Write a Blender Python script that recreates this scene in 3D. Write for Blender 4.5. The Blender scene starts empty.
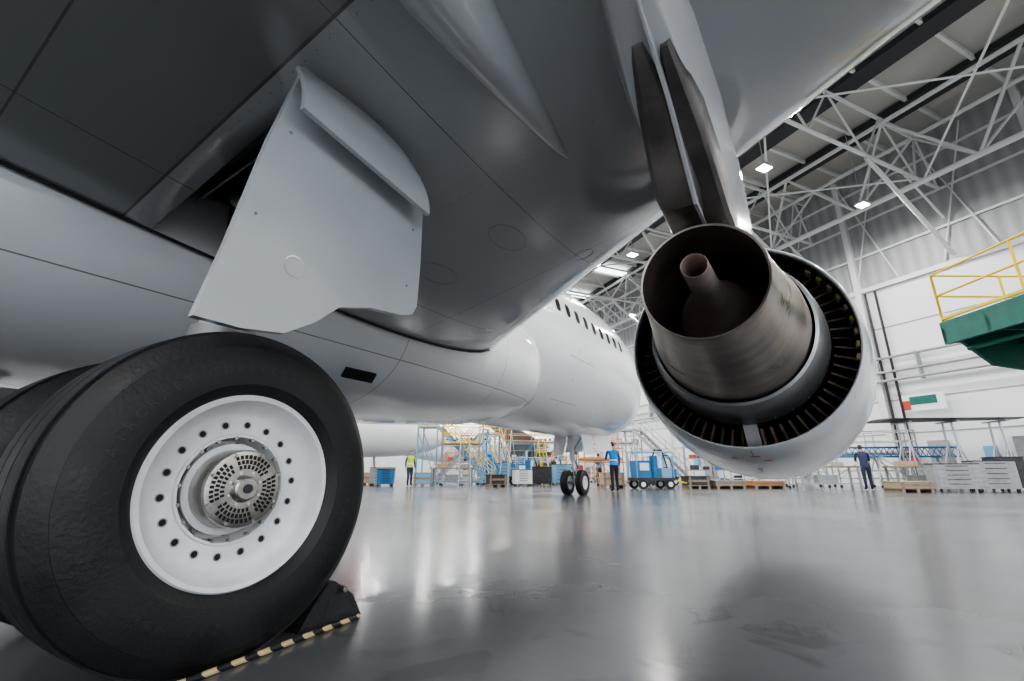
import bpy, bmesh, math, random
from math import sin, cos, pi, radians, sqrt
from mathutils import Vector, Matrix
random.seed(7)
scene = bpy.context.scene
COL = scene.collection

# ------------------------------------------------------------------ materials
def mat(name, col, rough=0.5, metal=0.0, coat=0.0, var=0.0, vscale=4.0, bump=0.0, bscale=30.0,
        emit=None, estr=0.0, rvar=0.0, stretch=None):
    m = bpy.data.materials.new(name); m.use_nodes = True
    nt = m.node_tree; b = nt.nodes['Principled BSDF']
    b.inputs['Base Color'].default_value = (*col, 1)
    b.inputs['Roughness'].default_value = rough
    b.inputs['Metallic'].default_value = metal
    b.inputs['Coat Weight'].default_value = coat
    b.inputs['Coat Roughness'].default_value = 0.06
    tc = nt.nodes.new('ShaderNodeTexCoord')
    vec = tc.outputs['Object']
    if stretch:
        mp = nt.nodes.new('ShaderNodeMapping'); mp.inputs['Scale'].default_value = stretch
        nt.links.new(vec, mp.inputs['Vector']); vec = mp.outputs['Vector']
    if var > 0 or rvar > 0:
        n = nt.nodes.new('ShaderNodeTexNoise'); n.inputs['Scale'].default_value = vscale
        n.inputs['Detail'].default_value = 6
        nt.links.new(vec, n.inputs['Vector'])
        mr = nt.nodes.new('ShaderNodeMapRange')
        mr.inputs['From Min'].default_value = 0.3; mr.inputs['From Max'].default_value = 0.7
        nt.links.new(n.outputs['Fac'], mr.inputs['Value'])
        if var > 0:
            mx = nt.nodes.new('ShaderNodeMix'); mx.data_type = 'RGBA'
            mx.inputs['A'].default_value = (*[max(0, c*(1-var)) for c in col], 1)
            mx.inputs['B'].default_value = (*[min(1, c*(1+var*0.6)) for c in col], 1)
            nt.links.new(mr.outputs['Result'], mx.inputs['Factor'])
            nt.links.new(mx.outputs['Result'], b.inputs['Base Color'])
        if rvar > 0:
            m2 = nt.nodes.new('ShaderNodeMapRange')
            m2.inputs['To Min'].default_value = max(0.02, rough-rvar); m2.inputs['To Max'].default_value = rough+rvar
            nt.links.new(mr.outputs['Result'], m2.inputs['Value'])
            nt.links.new(m2.outputs['Result'], b.inputs['Roughness'])
    if bump > 0:
        n = nt.nodes.new('ShaderNodeTexNoise'); n.inputs['Scale'].default_value = bscale
        nt.links.new(vec, n.inputs['Vector'])
        bp = nt.nodes.new('ShaderNodeBump'); bp.inputs['Strength'].default_value = bump
        bp.inputs['Distance'].default_value = 0.02
        nt.links.new(n.outputs['Fac'], bp.inputs['Height'])
        nt.links.new(bp.outputs['Normal'], b.inputs['Normal'])
    if emit:
        b.inputs['Emission Color'].default_value = (*emit, 1)
        b.inputs['Emission Strength'].default_value = estr
    return m

def seam_mat(name, col, seams, rough=0.25, coat=0.3, dark=None, var=0.06, vscale=0.7):
    m = mat(name, col, rough=rough, coat=coat)
    nt = m.node_tree; b = nt.nodes['Principled BSDF']
    tc = nt.nodes.new('ShaderNodeTexCoord'); sp = nt.nodes.new('ShaderNodeSeparateXYZ')
    nt.links.new(tc.outputs['Object'], sp.inputs[0])
    n = nt.nodes.new('ShaderNodeTexNoise'); n.inputs['Scale'].default_value = vscale; n.inputs['Detail'].default_value = 8
    nt.links.new(tc.outputs['Object'], n.inputs['Vector'])
    mx = nt.nodes.new('ShaderNodeMix'); mx.data_type = 'RGBA'
    mx.inputs['A'].default_value = (*[c*(1-var) for c in col], 1)
    mx.inputs['B'].default_value = (*[min(1, c*(1+var)) for c in col], 1)
    nt.links.new(n.outputs['Fac'], mx.inputs['Factor'])
    cur = mx.outputs['Result']
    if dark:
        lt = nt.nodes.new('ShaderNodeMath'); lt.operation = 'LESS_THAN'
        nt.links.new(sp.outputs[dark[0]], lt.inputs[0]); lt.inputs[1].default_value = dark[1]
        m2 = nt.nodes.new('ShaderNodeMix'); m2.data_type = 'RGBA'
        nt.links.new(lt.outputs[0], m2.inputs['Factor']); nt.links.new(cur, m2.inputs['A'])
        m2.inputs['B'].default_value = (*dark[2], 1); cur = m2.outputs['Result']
    acc = None
    for ax, v, hw in seams:
        c = nt.nodes.new('ShaderNodeMath'); c.operation = 'COMPARE'
        nt.links.new(sp.outputs[ax], c.inputs[0]); c.inputs[1].default_value = v; c.inputs[2].default_value = hw
        if acc is None: acc = c.outputs[0]
        else:
            a = nt.nodes.new('ShaderNodeMath'); a.operation = 'MAXIMUM'
            nt.links.new(acc, a.inputs[0]); nt.links.new(c.outputs[0], a.inputs[1]); acc = a.outputs[0]
    if acc is not None:
        m3 = nt.nodes.new('ShaderNodeMix'); m3.data_type = 'RGBA'
        nt.links.new(acc, m3.inputs['Factor']); nt.links.new(cur, m3.inputs['A'])
        m3.inputs['B'].default_value = (*[c*0.3 for c in col], 1); cur = m3.outputs['Result']
    nt.links.new(cur, b.inputs['Base Color'])
    return m

M = {}
M['white'] = mat('paint_white', (0.8, 0.81, 0.82), 0.22, coat=0.5, var=0.04, vscale=0.8)
M['fus'] = mat('fuselage_paint', (0.86, 0.87, 0.88), 0.18, coat=0.6, var=0.03, vscale=0.6)
M['fair'] = seam_mat('fairing_paint', (0.88, 0.895, 0.91), [(1, 0.9, .004), (1, -1.6, .005), (1, 3.1, .004), (1, 5.4, .004), (2, 2.02, .004)], rough=0.16, coat=0.7)
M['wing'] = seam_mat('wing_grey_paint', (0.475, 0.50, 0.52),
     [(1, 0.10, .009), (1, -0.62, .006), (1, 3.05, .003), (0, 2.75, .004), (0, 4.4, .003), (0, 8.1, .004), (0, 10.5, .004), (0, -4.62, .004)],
     rough=0.16, coat=0.8, dark=(1, 0.10, (0.26, 0.275, 0.288)), var=0.08)  # flap zone aft of the seam: shade and dark reflection painted as darker grey
M['wingl'] = mat('fairing_grey', (0.51, 0.535, 0.55), 0.16, coat=0.8, var=0.06, vscale=2)
M['door'] = mat('gear_door_paint', (0.6, 0.625, 0.64), 0.33, coat=0.25, var=0.05, vscale=2.5)
M['rimw'] = mat('rim_white', (0.8, 0.81, 0.82), 0.35, coat=0.2, var=0.1, vscale=9)
M['rubber'] = mat('tire_rubber', (0.016, 0.016, 0.017), 0.5, var=0.4, vscale=5, bump=0.12, bscale=60, rvar=0.12)
M['letter'] = mat('tire_lettering', (0.028, 0.028, 0.03), 0.5)
M['rubber2'] = mat('rubber_band', (0.03, 0.03, 0.032), 0.6, bump=.3, bscale=80)
M['steel'] = mat('brushed_steel', (0.46, 0.44, 0.41), 0.32, 1.0, var=0.25, vscale=20)
M['chrome'] = mat('chrome', (0.75, 0.75, 0.76), 0.12, 1.0)
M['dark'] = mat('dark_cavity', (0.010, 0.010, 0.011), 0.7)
M['dkgrey'] = mat('dark_grey_metal', (0.06, 0.062, 0.065), 0.5, 0.4, var=0.3, vscale=8)
M['grey'] = mat('grey_metal', (0.35, 0.36, 0.37), 0.45, 0.3, var=0.15, vscale=6)
M['glass'] = mat('window_glass', (0.02, 0.025, 0.03), 0.08, coat=0.6)
M['seam'] = mat('panel_gap', (0.24, 0.245, 0.25), 0.6)
M['nozzle'] = mat('heat_stained_nozzle', (0.40, 0.345, 0.31), 0.36, 0.9, var=0.38, vscale=2.2, rvar=0.1, stretch=(1, 3.0, 1), bump=0.05)
M['nozin'] = mat('nozzle_inside', (0.30, 0.235, 0.21), 0.5, 0.6, var=0.4, vscale=3)
M['plug'] = mat('exhaust_plug', (0.55, 0.44, 0.40), 0.4, 0.6, var=0.3, vscale=4)
M['ring'] = mat('nozzle_ring', (0.45, 0.45, 0.455), 0.33, 0.9, var=0.2, vscale=6)
M['duct'] = mat('fan_duct', (0.06, 0.054, 0.05), 0.4, 0.3, var=0.5, vscale=5)
M['vane'] = mat('duct_vane', (0.36, 0.26, 0.19), 0.5, 0.3, var=0.55, vscale=12)
M['prim'] = mat('zinc_primer', (0.45, 0.46, 0.14), 0.5, var=0.2)
M['heat'] = mat('pylon_heat_shield', (0.36, 0.325, 0.30), 0.42, 0.6, var=0.5, vscale=3)
M['heat2'] = mat('pylon_dark_panel', (0.18, 0.17, 0.165), 0.45, 0.5, var=0.4, vscale=4)  # dark grey of the second tray under the pylon
M['nac'] = mat('nacelle_paint', (0.74, 0.75, 0.77), 0.2, coat=0.5, var=0.05, vscale=2)
M['yellow'] = mat('safety_yellow', (0.8, 0.58, 0.02), 0.45)
M['green'] = mat('platform_green', (0.01, 0.13, 0.10), 0.5, var=0.2)
M['blue'] = mat('equipment_blue', (0.03, 0.17, 0.4), 0.4, var=0.15)
M['lblue'] = mat('light_blue', (0.2, 0.42, 0.62), 0.4)
M['red'] = mat('signal_red', (0.5, 0.04, 0.04), 0.4)
M['orange'] = mat('safety_orange', (0.7, 0.28, 0.08), 0.45)
M['wood'] = mat('pallet_wood', (0.3, 0.23, 0.16), 0.7, var=0.3, vscale=6, stretch=(1, 8, 1))
M['alu'] = mat('aluminium', (0.45, 0.46, 0.47), 0.35, 0.6)
M['truss'] = mat('truss_paint', (0.68, 0.69, 0.68), 0.5)
M['deckroof'] = mat('roof_deck', (0.46, 0.45, 0.425), 0.6, var=0.1, vscale=0.3)
M['purlin'] = mat('roof_purlin', (0.04, 0.04, 0.045), 0.6)
M['black'] = mat('black_plastic', (0.02, 0.02, 0.022), 0.4)
M['lampbody'] = mat('lamp_housing', (0.5, 0.5, 0.5), 0.4, 0.5)
M['lamp'] = mat('lamp_glow', (1, 1, 1), 0.5, emit=(1, 0.97, 0.92), estr=25)
M['sky'] = mat('skylight_glazing', (0.8, 0.85, 0.9), 0.4, emit=(0.9, 0.96, 1.0), estr=5.0)
M['win'] = mat('window_glazing', (0.8, 0.85, 0.9), 0.3, emit=(0.92, 0.97, 1.0), estr=2.6)
M['skin'] = mat('skin', (0.55, 0.33, 0.24), 0.5)
M['hair'] = mat('hair', (0.04, 0.025, 0.018), 0.6)
M['card'] = mat('cardboard', (0.42, 0.34, 0.24), 0.8, var=0.1)

def stripe_mat():
    m = mat('striped_yellow_black', (0.8, 0.6, 0.05), 0.5)
    nt = m.node_tree; b = nt.nodes['Principled BSDF']
    tc = nt.nodes.new('ShaderNodeTexCoord'); w = nt.nodes.new('ShaderNodeTexWave')
    w.bands_direction = 'DIAGONAL'; w.inputs['Scale'].default_value = 7
    nt.links.new(tc.outputs['Object'], w.inputs['Vector'])
    r = nt.nodes.new('ShaderNodeValToRGB'); r.color_ramp.interpolation = 'CONSTANT'
    r.color_ramp.elements[0].color = (0.02, 0.02, 0.02, 1)
    r.color_ramp.elements[1].color = (0.62, 0.48, 0.25, 1); r.color_ramp.elements[1].position = 0.5
    nt.links.new(w.outputs['Fac'], r.inputs['Fac']); nt.links.new(r.outputs['Color'], b.inputs['Base Color'])
    return m
M['stripe'] = stripe_mat()

# ------------------------------------------------------------------ mesh builder
class MB:
    def __init__(s): s.v = []; s.f = []; s.m = []; s.mats = []
    def mi(s, k):
        if k not in s.mats: s.mats.append(k)
        return s.mats.index(k)
    def add(s, vs, fs, k):
        o = len(s.v); s.v += [tuple(v) for v in vs]; i = s.mi(k)
        for f in fs: s.f.append(tuple(o+a for a in f)); s.m.append(i)
    def box(s, c, size, k, rz=0.0, mtx=None):
        x, y, z = [d/2 for d in size]
        vs = [Vector((sx*x, sy*y, sz*z)) for sz in (-1, 1) for sy in (-1, 1) for sx in (-1, 1)]
        R = mtx if mtx is not None else Matrix.Rotation(rz, 3, 'Z')
        vs = [R @ v + Vector(c) for v in vs]
        s.add(vs, [(0, 2, 3, 1), (4, 5, 7, 6), (0, 1, 5, 4), (2, 6, 7, 3), (0, 4, 6, 2), (1, 3, 7, 5)], k)
    def cyl(s, a, b, r, k, r2=None, n=8, caps=True):
        a = Vector(a); b = Vector(b); r2 = r if r2 is None else r2
        d = (b-a)
        if d.length < 1e-6: return
        d.normalize()
        u = d.orthogonal().normalized(); w = d.cross(u)
        vs = [a+(u*cos(2*pi*i/n)+w*sin(2*pi*i/n))*r for i in range(n)] + [b+(u*cos(2*pi*i/n)+w*sin(2*pi*i/n))*r2 for i in range(n)]
        fs = [(i, (i+1) % n, n+(i+1) % n, n+i) for i in range(n)]
        if caps: fs += [tuple(range(n-1, -1, -1)), tuple(range(n, 2*n))]
        s.add(vs, fs, k)
    def path(s, pts, r, k, n=8):
        for a, b in zip(pts[:-1], pts[1:]): s.cyl(a, b, r, k, n=n)
    def lathe(s, prof, org, ax, k, n=64, clampz=None):
        org = Vector(org); ax = Vector(ax).normalized()
        u = Vector((0, 0, 1)) if abs(ax.z) < .9 else Vector((1, 0, 0))
        u = (u-ax*u.dot(ax)).normalized(); w = ax.cross(u)
        vs = []
        for t, r in prof:
            for i in range(n):
                p = org+ax*t+(u*cos(2*pi*i/n)+w*sin(2*pi*i/n))*r
                if clampz is not None and p.z < clampz: p.z = clampz
                vs.append(p)
        fs = []; m = len(prof)
        for j in range(m-1):
            for i in range(n):
                fs.append((j*n+i, j*n+(i+1) % n, (j+1)*n+(i+1) % n, (j+1)*n+i))
        s.add(vs, fs, k)
    def loft(s, rings, k, caps=True):
        n = len(rings[0]); vs = [p for r in rings for p in r]; fs = []
        for j in range(len(rings)-1):
            for i in range(n):
                fs.append((j*n+i, j*n+(i+1) % n, (j+1)*n+(i+1) % n, (j+1)*n+i))
        if caps:
            fs.append(tuple(range(n-1, -1, -1))); o = (len(rings)-1)*n; fs.append(tuple(range(o, o+n)))
        s.add(vs, fs, k)
    def prism(s, pts, off, k):
        off = Vector(off); pts = [Vector(p) for p in pts]; n = len(pts)
        vs = pts+[p+off for p in pts]
        s.add(vs, [tuple(range(n)), tuple(range(2*n-1, n-1, -1))]+[(i, (i+1) % n, n+(i+1) % n, n+i) for i in range(n)], k)
    def build(s, name, parent=None, loc=(0, 0, 0), rz=0.0, bevel=0.0, angle=35, fixn=True, scale=1.0):
        me = bpy.data.meshes.new(name); me.from_pydata(s.v, [], s.f)
        for k in s.mats: me.materials.append(M[k])
        for p, i in zip(me.polygons, s.m): p.material_index = i; p.use_smooth = True
        if fixn:
            bm = bmesh.new(); bm.from_mesh(me); bmesh.ops.recalc_face_normals(bm, faces=bm.faces); bm.to_mesh(me); bm.free()
        me.set_sharp_from_angle(angle=radians(angle))
        ob = bpy.data.objects.new(name, me); COL.objects.link(ob)
        ob.location = loc; ob.rotation_euler = (0, 0, rz); ob.scale = (scale,)*3
        if parent: ob.parent = parent
        if bevel > 0:
            b = ob.modifiers.new('bevel', 'BEVEL'); b.width = bevel; b.segments = 2; b.limit_method = 'ANGLE'
        return ob

def empty(name, loc=(0, 0, 0), rz=0.0, parent=None):
    e = bpy.data.objects.new(name, None); COL.objects.link(e); e.location = loc; e.rotation_euler = (0, 0, rz)
    e.empty_display_size = 0.3
    if parent: e.parent = parent
    return e

# ================================================================== AIRLINER
# aircraft frame: +Y nose, +X starboard, main gear axle at Y~0
FUS = [(-19.9, .12, .15, 4.7), (-19.0, .35, .4, 4.65), (-16.5, .85, .95, 4.45), (-13.5, 1.4, 1.5, 4.2), (-10.5, 1.8, 1.88, 3.95), (-8, 1.95, 2.03, 3.83), (-6, 1.975, 2.07, 3.8),
       (0, 1.975, 2.07, 3.8), (6, 1.975, 2.07, 3.8), (11.7, 1.975, 2.07, 3.8), (12.6, 1.95, 2.04, 3.79), (13.4, 1.89, 1.98, 3.76), (14.2, 1.77, 1.87, 3.7), (15.0, 1.6, 1.72, 3.62), (15.7, 1.4, 1.53, 3.54),
       (16.3, 1.17, 1.3, 3.44), (16.8, .93, 1.03, 3.35), (17.2, .68, .76, 3.28), (17.5, .43, .49, 3.23), (17.66, .2, .24, 3.2), (17.7, .03, .04, 3.2)]
def fus_at(y):
    for a, b in zip(FUS[:-1], FUS[1:]):
        if a[0] <= y <= b[0]:
            t = (y-a[0])/(b[0]-a[0]); return [a[i]+(b[i]-a[i])*t for i in range(4)]
def surf_x(y, z, off=.004):
    _, rx, rz, zc = fus_at(y); q = max(0.0, 1-((z-zc)/rz)**2); return rx*sqrt(q)+off
def ell(y, rx, rz, zc, n=56, e=2.0):
    r = []
    for i in range(n):
        a = 2*pi*i/n; c, s_ = cos(a), sin(a)
        r.append((rx*math.copysign(abs(c)**(2/e), c), y, zc+rz*math.copysign(abs(s_)**(2/e), s_)))
    return r

def yt(c):
    return (0.2969*sqrt(c)-0.126*c-0.3516*c*c+0.2843*c**3-0.1015*c**4)*5/0.5
def wing_par(b):
    le = 3.0-.52*(b-6); te = -1.3 if b < 6.4 else -1.3-.30*(b-6.4)
    zle = 2.74+.165*(b-2.24) if b < 7 else 3.525+.1*(b-7)
    k = max(0, min(1, (b-2)/8)); L = .40*(1-k)+.13*k
    if b > 10: L = .13-.008*(b-10)
    U = L*1.2
    return le, te, zle, L, U
def z_low(b, y):
    le, te, zle, L, U = wing_par(b); c = (le-y)/(le-te); c = min(max(c, 0), 1)
    return zle-.12*c-L*yt(c)
def wing_rings(sx, bs):
    cs = [(1-cos(pi*i/22))/2 for i in range(23)]
    out = []
    for b in bs:
        le, te, zle, L, U = wing_par(b); r = []
        for c in reversed(cs): r.append((sx*b, le+(te-le)*c, zle-.12*c+U*yt(c)+(.006 if c == 1 else 0)))
        for c in cs[1:]: r.append((sx*b, le+(te-le)*c, zle-.12*c-L*yt(c)))
        out.append(r)
    return out

air = empty('airliner')
mb = MB(); mb.loft([ell(*s) for s in FUS], 'fus'); mb.build('fuselage', air, angle=50)
mb = MB()
mb.loft([ell(y, rx, rz, zc, 56, 2.5) for y, rx, rz, zc in [(-7.2, .5, .15, 2.1), (-6, 1.3, .6, 2.3), (-4.5, 1.85, .95, 2.45), (-2.5, 2.06, 1.12, 2.6),
   (-1, 2.1, 1.18, 2.64), (0.5, 2.12, 1.2, 2.65), (2, 2.12, 1.2, 2.65), (3.5, 2.12, 1.2, 2.65), (5, 2.1, 1.2, 2.7), (6.0, 2.07, 1.17, 2.75), (6.7, 1.97, 1.12, 2.75), (7.3, 1.75, .98, 2.72), (7.8, 1.3, .75, 2.65), (8.1, .7, .4, 2.5)]], 'fair')
mb.build('belly_fairing', air, angle=50)
mb = MB()
mb.box((1.93, 2.5, 1.72), (.03, .42, .12), 'dark', mtx=Matrix.Rotation(radians(38), 3, 'Y'))
mb.build('belly_intake', air)
mb = MB()
y = -12.5
while y < 12.3:
    for sx in (1, -1):
        pts = []
        for i in range(12):
            a = 2*pi*i/12; c, s_ = cos(a), sin(a)
            yy = y+.115*math.copysign(abs(c)**.6, c); zz = 4.28+.165*math.copysign(abs(s_)**.6, s_)
            pts.append((sx*surf_x(yy, zz, .008), yy, zz))
        mb.add(pts, [tuple(range(12))], 'glass')
    y += .533
for sx in (1, -1):
    for poly in ([(15.2, 3.98), (15.25, 4.42), (15.85, 4.38), (15.9, 3.95)], [(15.98, 3.93), (15.93, 4.34), (16.35, 4.2), (16.5, 3.86)], [(16.56, 3.84), (16.42, 4.18), (16.6, 4.1), (16.85, 3.8)]):
        mb.add([(sx*surf_x(a, b, .03), a, b) for a, b in poly], [(0, 1, 2, 3)], 'glass')
mb.build('cabin_windows', air, fixn=False)
mb = MB()
def strip(pts, w=.01):
    for sx in (1, -1):
        for (y0, z0), (y1, z1) in zip(pts[:-1], pts[1:]):
            mb.cyl((sx*surf_x(y0, z0, -.003), y0, z0), (sx*surf_x(y1, z1, -.003), y1, z1), w, 'seam', n=5)
for yy in (8.9, 11.4, 14.3):
    zc = fus_at(yy)[3]; rz = fus_at(yy)[2]
    strip([(yy, zc+rz*sin(a)*.995) for a in [radians(-80+10*i) for i in range(17)]], .005)
strip([(13.0, 3.1), (13.0, 4.9), (13.82, 4.9), (13.82, 3.1), (13.0, 3.1)], .01)
strip([(8.4, 2.3), (8.4, 3.25), (9.8, 3.25), (9.8, 2.3), (8.4, 2.3)], .006)
mb.build('fuselage_seams', air)
bs = [1.2, 1.9, 2.6, 3.3, 4, 4.7, 5.4, 6.0, 6.4, 7, 8, 10, 12.5, 15, 16.8, 17.1]
wingR = None
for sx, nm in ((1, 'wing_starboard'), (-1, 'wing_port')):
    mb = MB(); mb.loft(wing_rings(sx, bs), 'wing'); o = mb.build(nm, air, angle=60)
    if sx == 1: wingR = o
c = MB(); c.box((3.0, .54, 2.35), (1.96, .52, 1.15), 'dark'); cut = c.build('cut')
bo = wingR.modifiers.new('b', 'BOOLEAN'); bo.operation = 'DIFFERENCE'; bo.object = cut; bo.solver = 'EXACT'
bpy.context.view_layer.update()
dg = bpy.context.evaluated_depsgraph_get()
nm_ = bpy.data.meshes.new_from_object(wingR.evaluated_get(dg)); wingR.modifiers.clear(); wingR.data = nm_
bpy.data.objects.remove(cut)
mb = MB()
mb.box((3.0, .54, 2.925), (1.95, .51, .01), 'dark')  # near-black liner: the bay's interior shade is put into its colour
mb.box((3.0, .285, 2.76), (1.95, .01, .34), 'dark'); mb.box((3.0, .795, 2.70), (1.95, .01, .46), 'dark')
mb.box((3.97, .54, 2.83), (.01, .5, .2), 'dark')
for i in range(7): mb.cyl((2.3+.23*i, .29, 2.76+.02*i), (2.36+.23*i, .78, 2.79), .016, 'dkgrey')
mb.cyl((2.2, .4, 2.74), (3.9, .4, 2.84), .025, 'dkgrey'); mb.cyl((2.2, .5, 2.76), (3.9, .48, 2.86), .015, 'steel')
mb.build('wheel_well', air)
mb = MB()
def junc(y): return (2.13, y, z_low(2.12, y)-.01)
mb.path([junc(-1.2+.25*i) for i in range(25)], .014, 'dkgrey', n=6)
def oval(cx, cy, a, b, r=.0022):
    pts = []
    for i in range(25):
        t = 2*pi*i/24; x = cx+a*cos(t); yy = cy+b*sin(t); pts.append((x, yy, z_low(x, yy)-.0002))
    mb.path(pts, r, 'seam', n=5)
for x in (3.3, 4.1): oval(x, 2.2, .13, .24)
for x in (6.7, 7.6, 8.6): oval(x, 1.1, .13, .22)
oval(4.45, 3.1, .1, .1)
for i in range(34):
    x = 2.3+.1*i
    for yy in (.155, 1.5): mb.cyl((x, yy, z_low(x, yy)-.0012), (x, yy, z_low(x, yy)+.003), .005, 'seam', n=6)
mb.build('wing_panel_seals', air)
def canoe(mb, b, y0, y1, hw, dep, sx=1):
    rings = []
    for i in range(21):
        t = i/20; y = y0+(y1-y0)*t
        s_ = (min(1, (1-t)*1.9))**.8*min(1, (t*5+.02))**.6
        zt = z_low(b, min(max(y, -1.25), 9))+.06
        ring = []
        for j in range(20):
            a = 2*pi*j/20
            ring.append((sx*(b+hw*s_*cos(a)), y, zt+(-(dep*s_+.06)*abs(sin(a))**.6 if sin(a) < 0 else .04*sin(a))))
        rings.append(ring)
    mb.loft(rings, 'wingl')
mb = MB()
for sx in (1, -1):
    canoe(mb, 4.93, -2.4, 1.74, .235, .36, sx); canoe(mb, 8.9, -3.2, .9, .2, .25, sx); canoe(mb, 12.3, -4, -.5, .17, .2, sx)
mb.build('flap_track_fairings', air, angle=60)

# ---- engines
EX, EZ = 5.68, 1.825
def engine(sx):
    e = empty('jet_engine', parent=air)
    O = (sx*EX, 0, EZ); Y = (0, 1, 0)
    mb = MB()
    mb.lathe([(3.72, .945), (3.70, .955), (3.72, .972), (4.2, 1.07), (4.8, 1.16), (5.5, 1.225), (6.3, 1.25), (7.0, 1.24), (7.5, 1.18), (7.8, 1.1), (7.95, 1.02), (8.0, .95), (7.95, .9), (7.7, .87), (7.1, .87)], O, Y, 'nac', 96)
    for dx, yy, r in ((.02, 3.95, 1.022), (.10, 4.15, 1.06), (-.16, 4.05, 1.04)):
        mb.box((sx*EX+dx, yy, EZ-sqrt(r*r-dx*dx)), (.07, .018, .006), 'red')
    mb.cyl((sx*EX, 3.74, EZ-.978), (sx*EX, 4.8, EZ-1.162), .006, 'seam', n=5)
    for dy in (4.0, 4.3, 4.6): mb.box((sx*EX, dy, EZ-.972-(dy-3.72)*.175), (.05, .09, .012), 'grey')
    mb.build('engine_nacelle', e, angle=50)
    mb = MB()
    mb.lathe([(3.72, .945), (3.8, .95)], O, Y, 'ring', 96)
    mb.lathe([(3.8, .95), (4.6, .985), (5.2, 1.0), (6.2, .95)], O, Y, 'duct', 96)
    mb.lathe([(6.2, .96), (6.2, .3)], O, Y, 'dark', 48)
    for i in range(60):
        a = 2*pi*i/60
        d = Vector((cos(a), 0, sin(a))); tt = Vector((-sin(a), 0, cos(a)))
        p = [Vector(O)+d*r+Vector((0, yy, 0))+tt*o for r, yy, o in ((.775, 4.0, 0), (.958, 4.1, 0), (.975, 4.7, .05), (.775, 4.7, .05))]
        mb.prism(p, tt*.02, 'vane' if i % 3 else 'heat')
    for i in range(9):
        a = radians(-12+7*i)
        d = Vector((cos(a)*sx, 0, sin(a)))
        mb.box(Vector(O)+d*.945+Vector((0, 3.98, 0)), (.02, .12, .05), 'prim' if i % 2 else 'card', mtx=Matrix.Rotation(-a*sx, 3, 'Y'))
    mb.prism([(sx*EX-.05, 3.85, EZ-.72), (sx*EX-.09, 5.2, EZ-.68), (sx*EX-.09, 5.2, EZ-1.0), (sx*EX-.03, 3.9, EZ-.955)], (.12, 0, 0), 'ring')
    mb.build('fan_duct', e)
    mb = MB()
    mb.lathe([(5.2, .74), (4.4, .76), (3.95, .745), (3.75, .74)], O, Y, 'duct', 72)
    mb.lathe([(3.8, .70), (3.78, .745), (3.6, .725), (3.35, .68), (3.22, .645), (3.21, .62)], O, Y, 'ring', 96)
    mb.lathe([(3.3, .61), (3.0, .575), (2.6, .49), (2.2, .42), (2.0, .392), (1.98, .385), (1.985, .372)], O, Y, 'nozzle', 96)
    mb.lathe([(1.985, .372), (2.3, .41), (2.7, .44), (3.1, .44), (3.5, .42)], O, Y, 'nozin', 72)
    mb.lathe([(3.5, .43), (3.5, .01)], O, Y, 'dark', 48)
    mb.lathe([(3.42, .34), (2.95, .32), (2.7, .265), (2.5, .185), (2.32, .12), (2.1, .09), (1.74, .08), (1.73, .076), (1.74, .068), (2.3, .066)], O, Y, 'plug', 48)
    mb.lathe([(2.25, .068), (2.25, .005)], O, Y, 'dark', 24)
    for i in range(30):
        a = 2*pi*i/30; d = Vector((cos(a), 0, sin(a)))
        mb.cyl(Vector(O)+d*.735+Vector((0, 3.72, 0)), Vector(O)+d*.748+Vector((0, 3.72, 0)), .01, 'dkgrey', n=6)
    mb.build('exhaust_nozzle', e, angle=40)
    mb = MB()
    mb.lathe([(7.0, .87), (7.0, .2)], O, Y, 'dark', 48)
    mb.lathe([(7.0, .25), (7.3, .2), (7.5, .08), (7.56, .005)], O, Y, 'dkgrey', 32)
    for i in range(24):
        a = 2*pi*i/24; d = Vector((cos(a), 0, sin(a))); tt = Vector((-sin(a), 0, cos(a)))
        mb.prism([Vector(O)+d*.22+Vector((0, 7.05, 0)), Vector(O)+d*.86+Vector((0, 7.02, 0)), Vector(O)+d*.86+Vector((0, 7.14, 0))+tt*.14, Vector(O)+d*.22+Vector((0, 7.2, 0))+tt*.05], tt*.01, 'steel')
    mb.build('fan_blades', e)
    mb = MB()
    def pr(y, zb, zt, hwb, hwt, dx=0):
        X = sx*(EX+dx)
        return [(X-hwt, y, zt), (X-hwt, y, (zt+zb)/2), (X-hwb, y, zb+.02), (X-hwb*.7, y, zb), (X+hwb*.7, y, zb), (X+hwb, y, zb+.02), (X+hwt, y, (zt+zb)/2), (X+hwt, y, zt)]
    mb.loft([pr(.1, 2.98, 3.2, .01, .02), pr(.6, 2.84, 3.25, .09, .15), pr(1.2, 2.66, 3.3, .15, .23), pr(1.9, 2.44, 3.35, .17, .27), pr(2.6, 2.42, 3.4, .2, .28), pr(3.3, 2.5, 3.45, .22, .28),
             pr(4.2, 2.6, 3.5, .22, .28), pr(5.4, 2.85, 3.45, .22, .26), pr(6.4, 2.95, 3.25, .16, .2), pr(7.2, 2.95, 3.05, .04, .06)], 'nac')
    mb.build('pylon', e, angle=30)
    mb = MB()
    mb.loft([pr(.95, 2.72, 2.78, .03, .04, -.03), pr(1.3, 2.55, 2.72, .085, .10, -.035), pr(1.8, 2.26, 2.55, .11, .15, -.05), pr(2.4, 2.30, 2.5, .14, .16, -.05), pr(3.4, 2.46, 2.6, .16, .18, -.04), pr(4.3, 2.6, 2.75, .2, .22)], 'heat')
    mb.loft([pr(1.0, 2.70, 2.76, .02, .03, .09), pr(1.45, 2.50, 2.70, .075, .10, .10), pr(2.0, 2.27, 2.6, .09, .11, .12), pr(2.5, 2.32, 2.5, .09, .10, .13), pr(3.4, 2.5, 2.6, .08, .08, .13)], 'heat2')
    mb.loft([pr(.75, 2.77, 2.82, .008, .01, .03), pr(1.2, 2.575, 2.75, .012, .015, .045), pr(1.78, 2.245, 2.5, .014, .018, .045), pr(2.4, 2.29, 2.5, .014, .018, .05)], 'nac')
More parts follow.
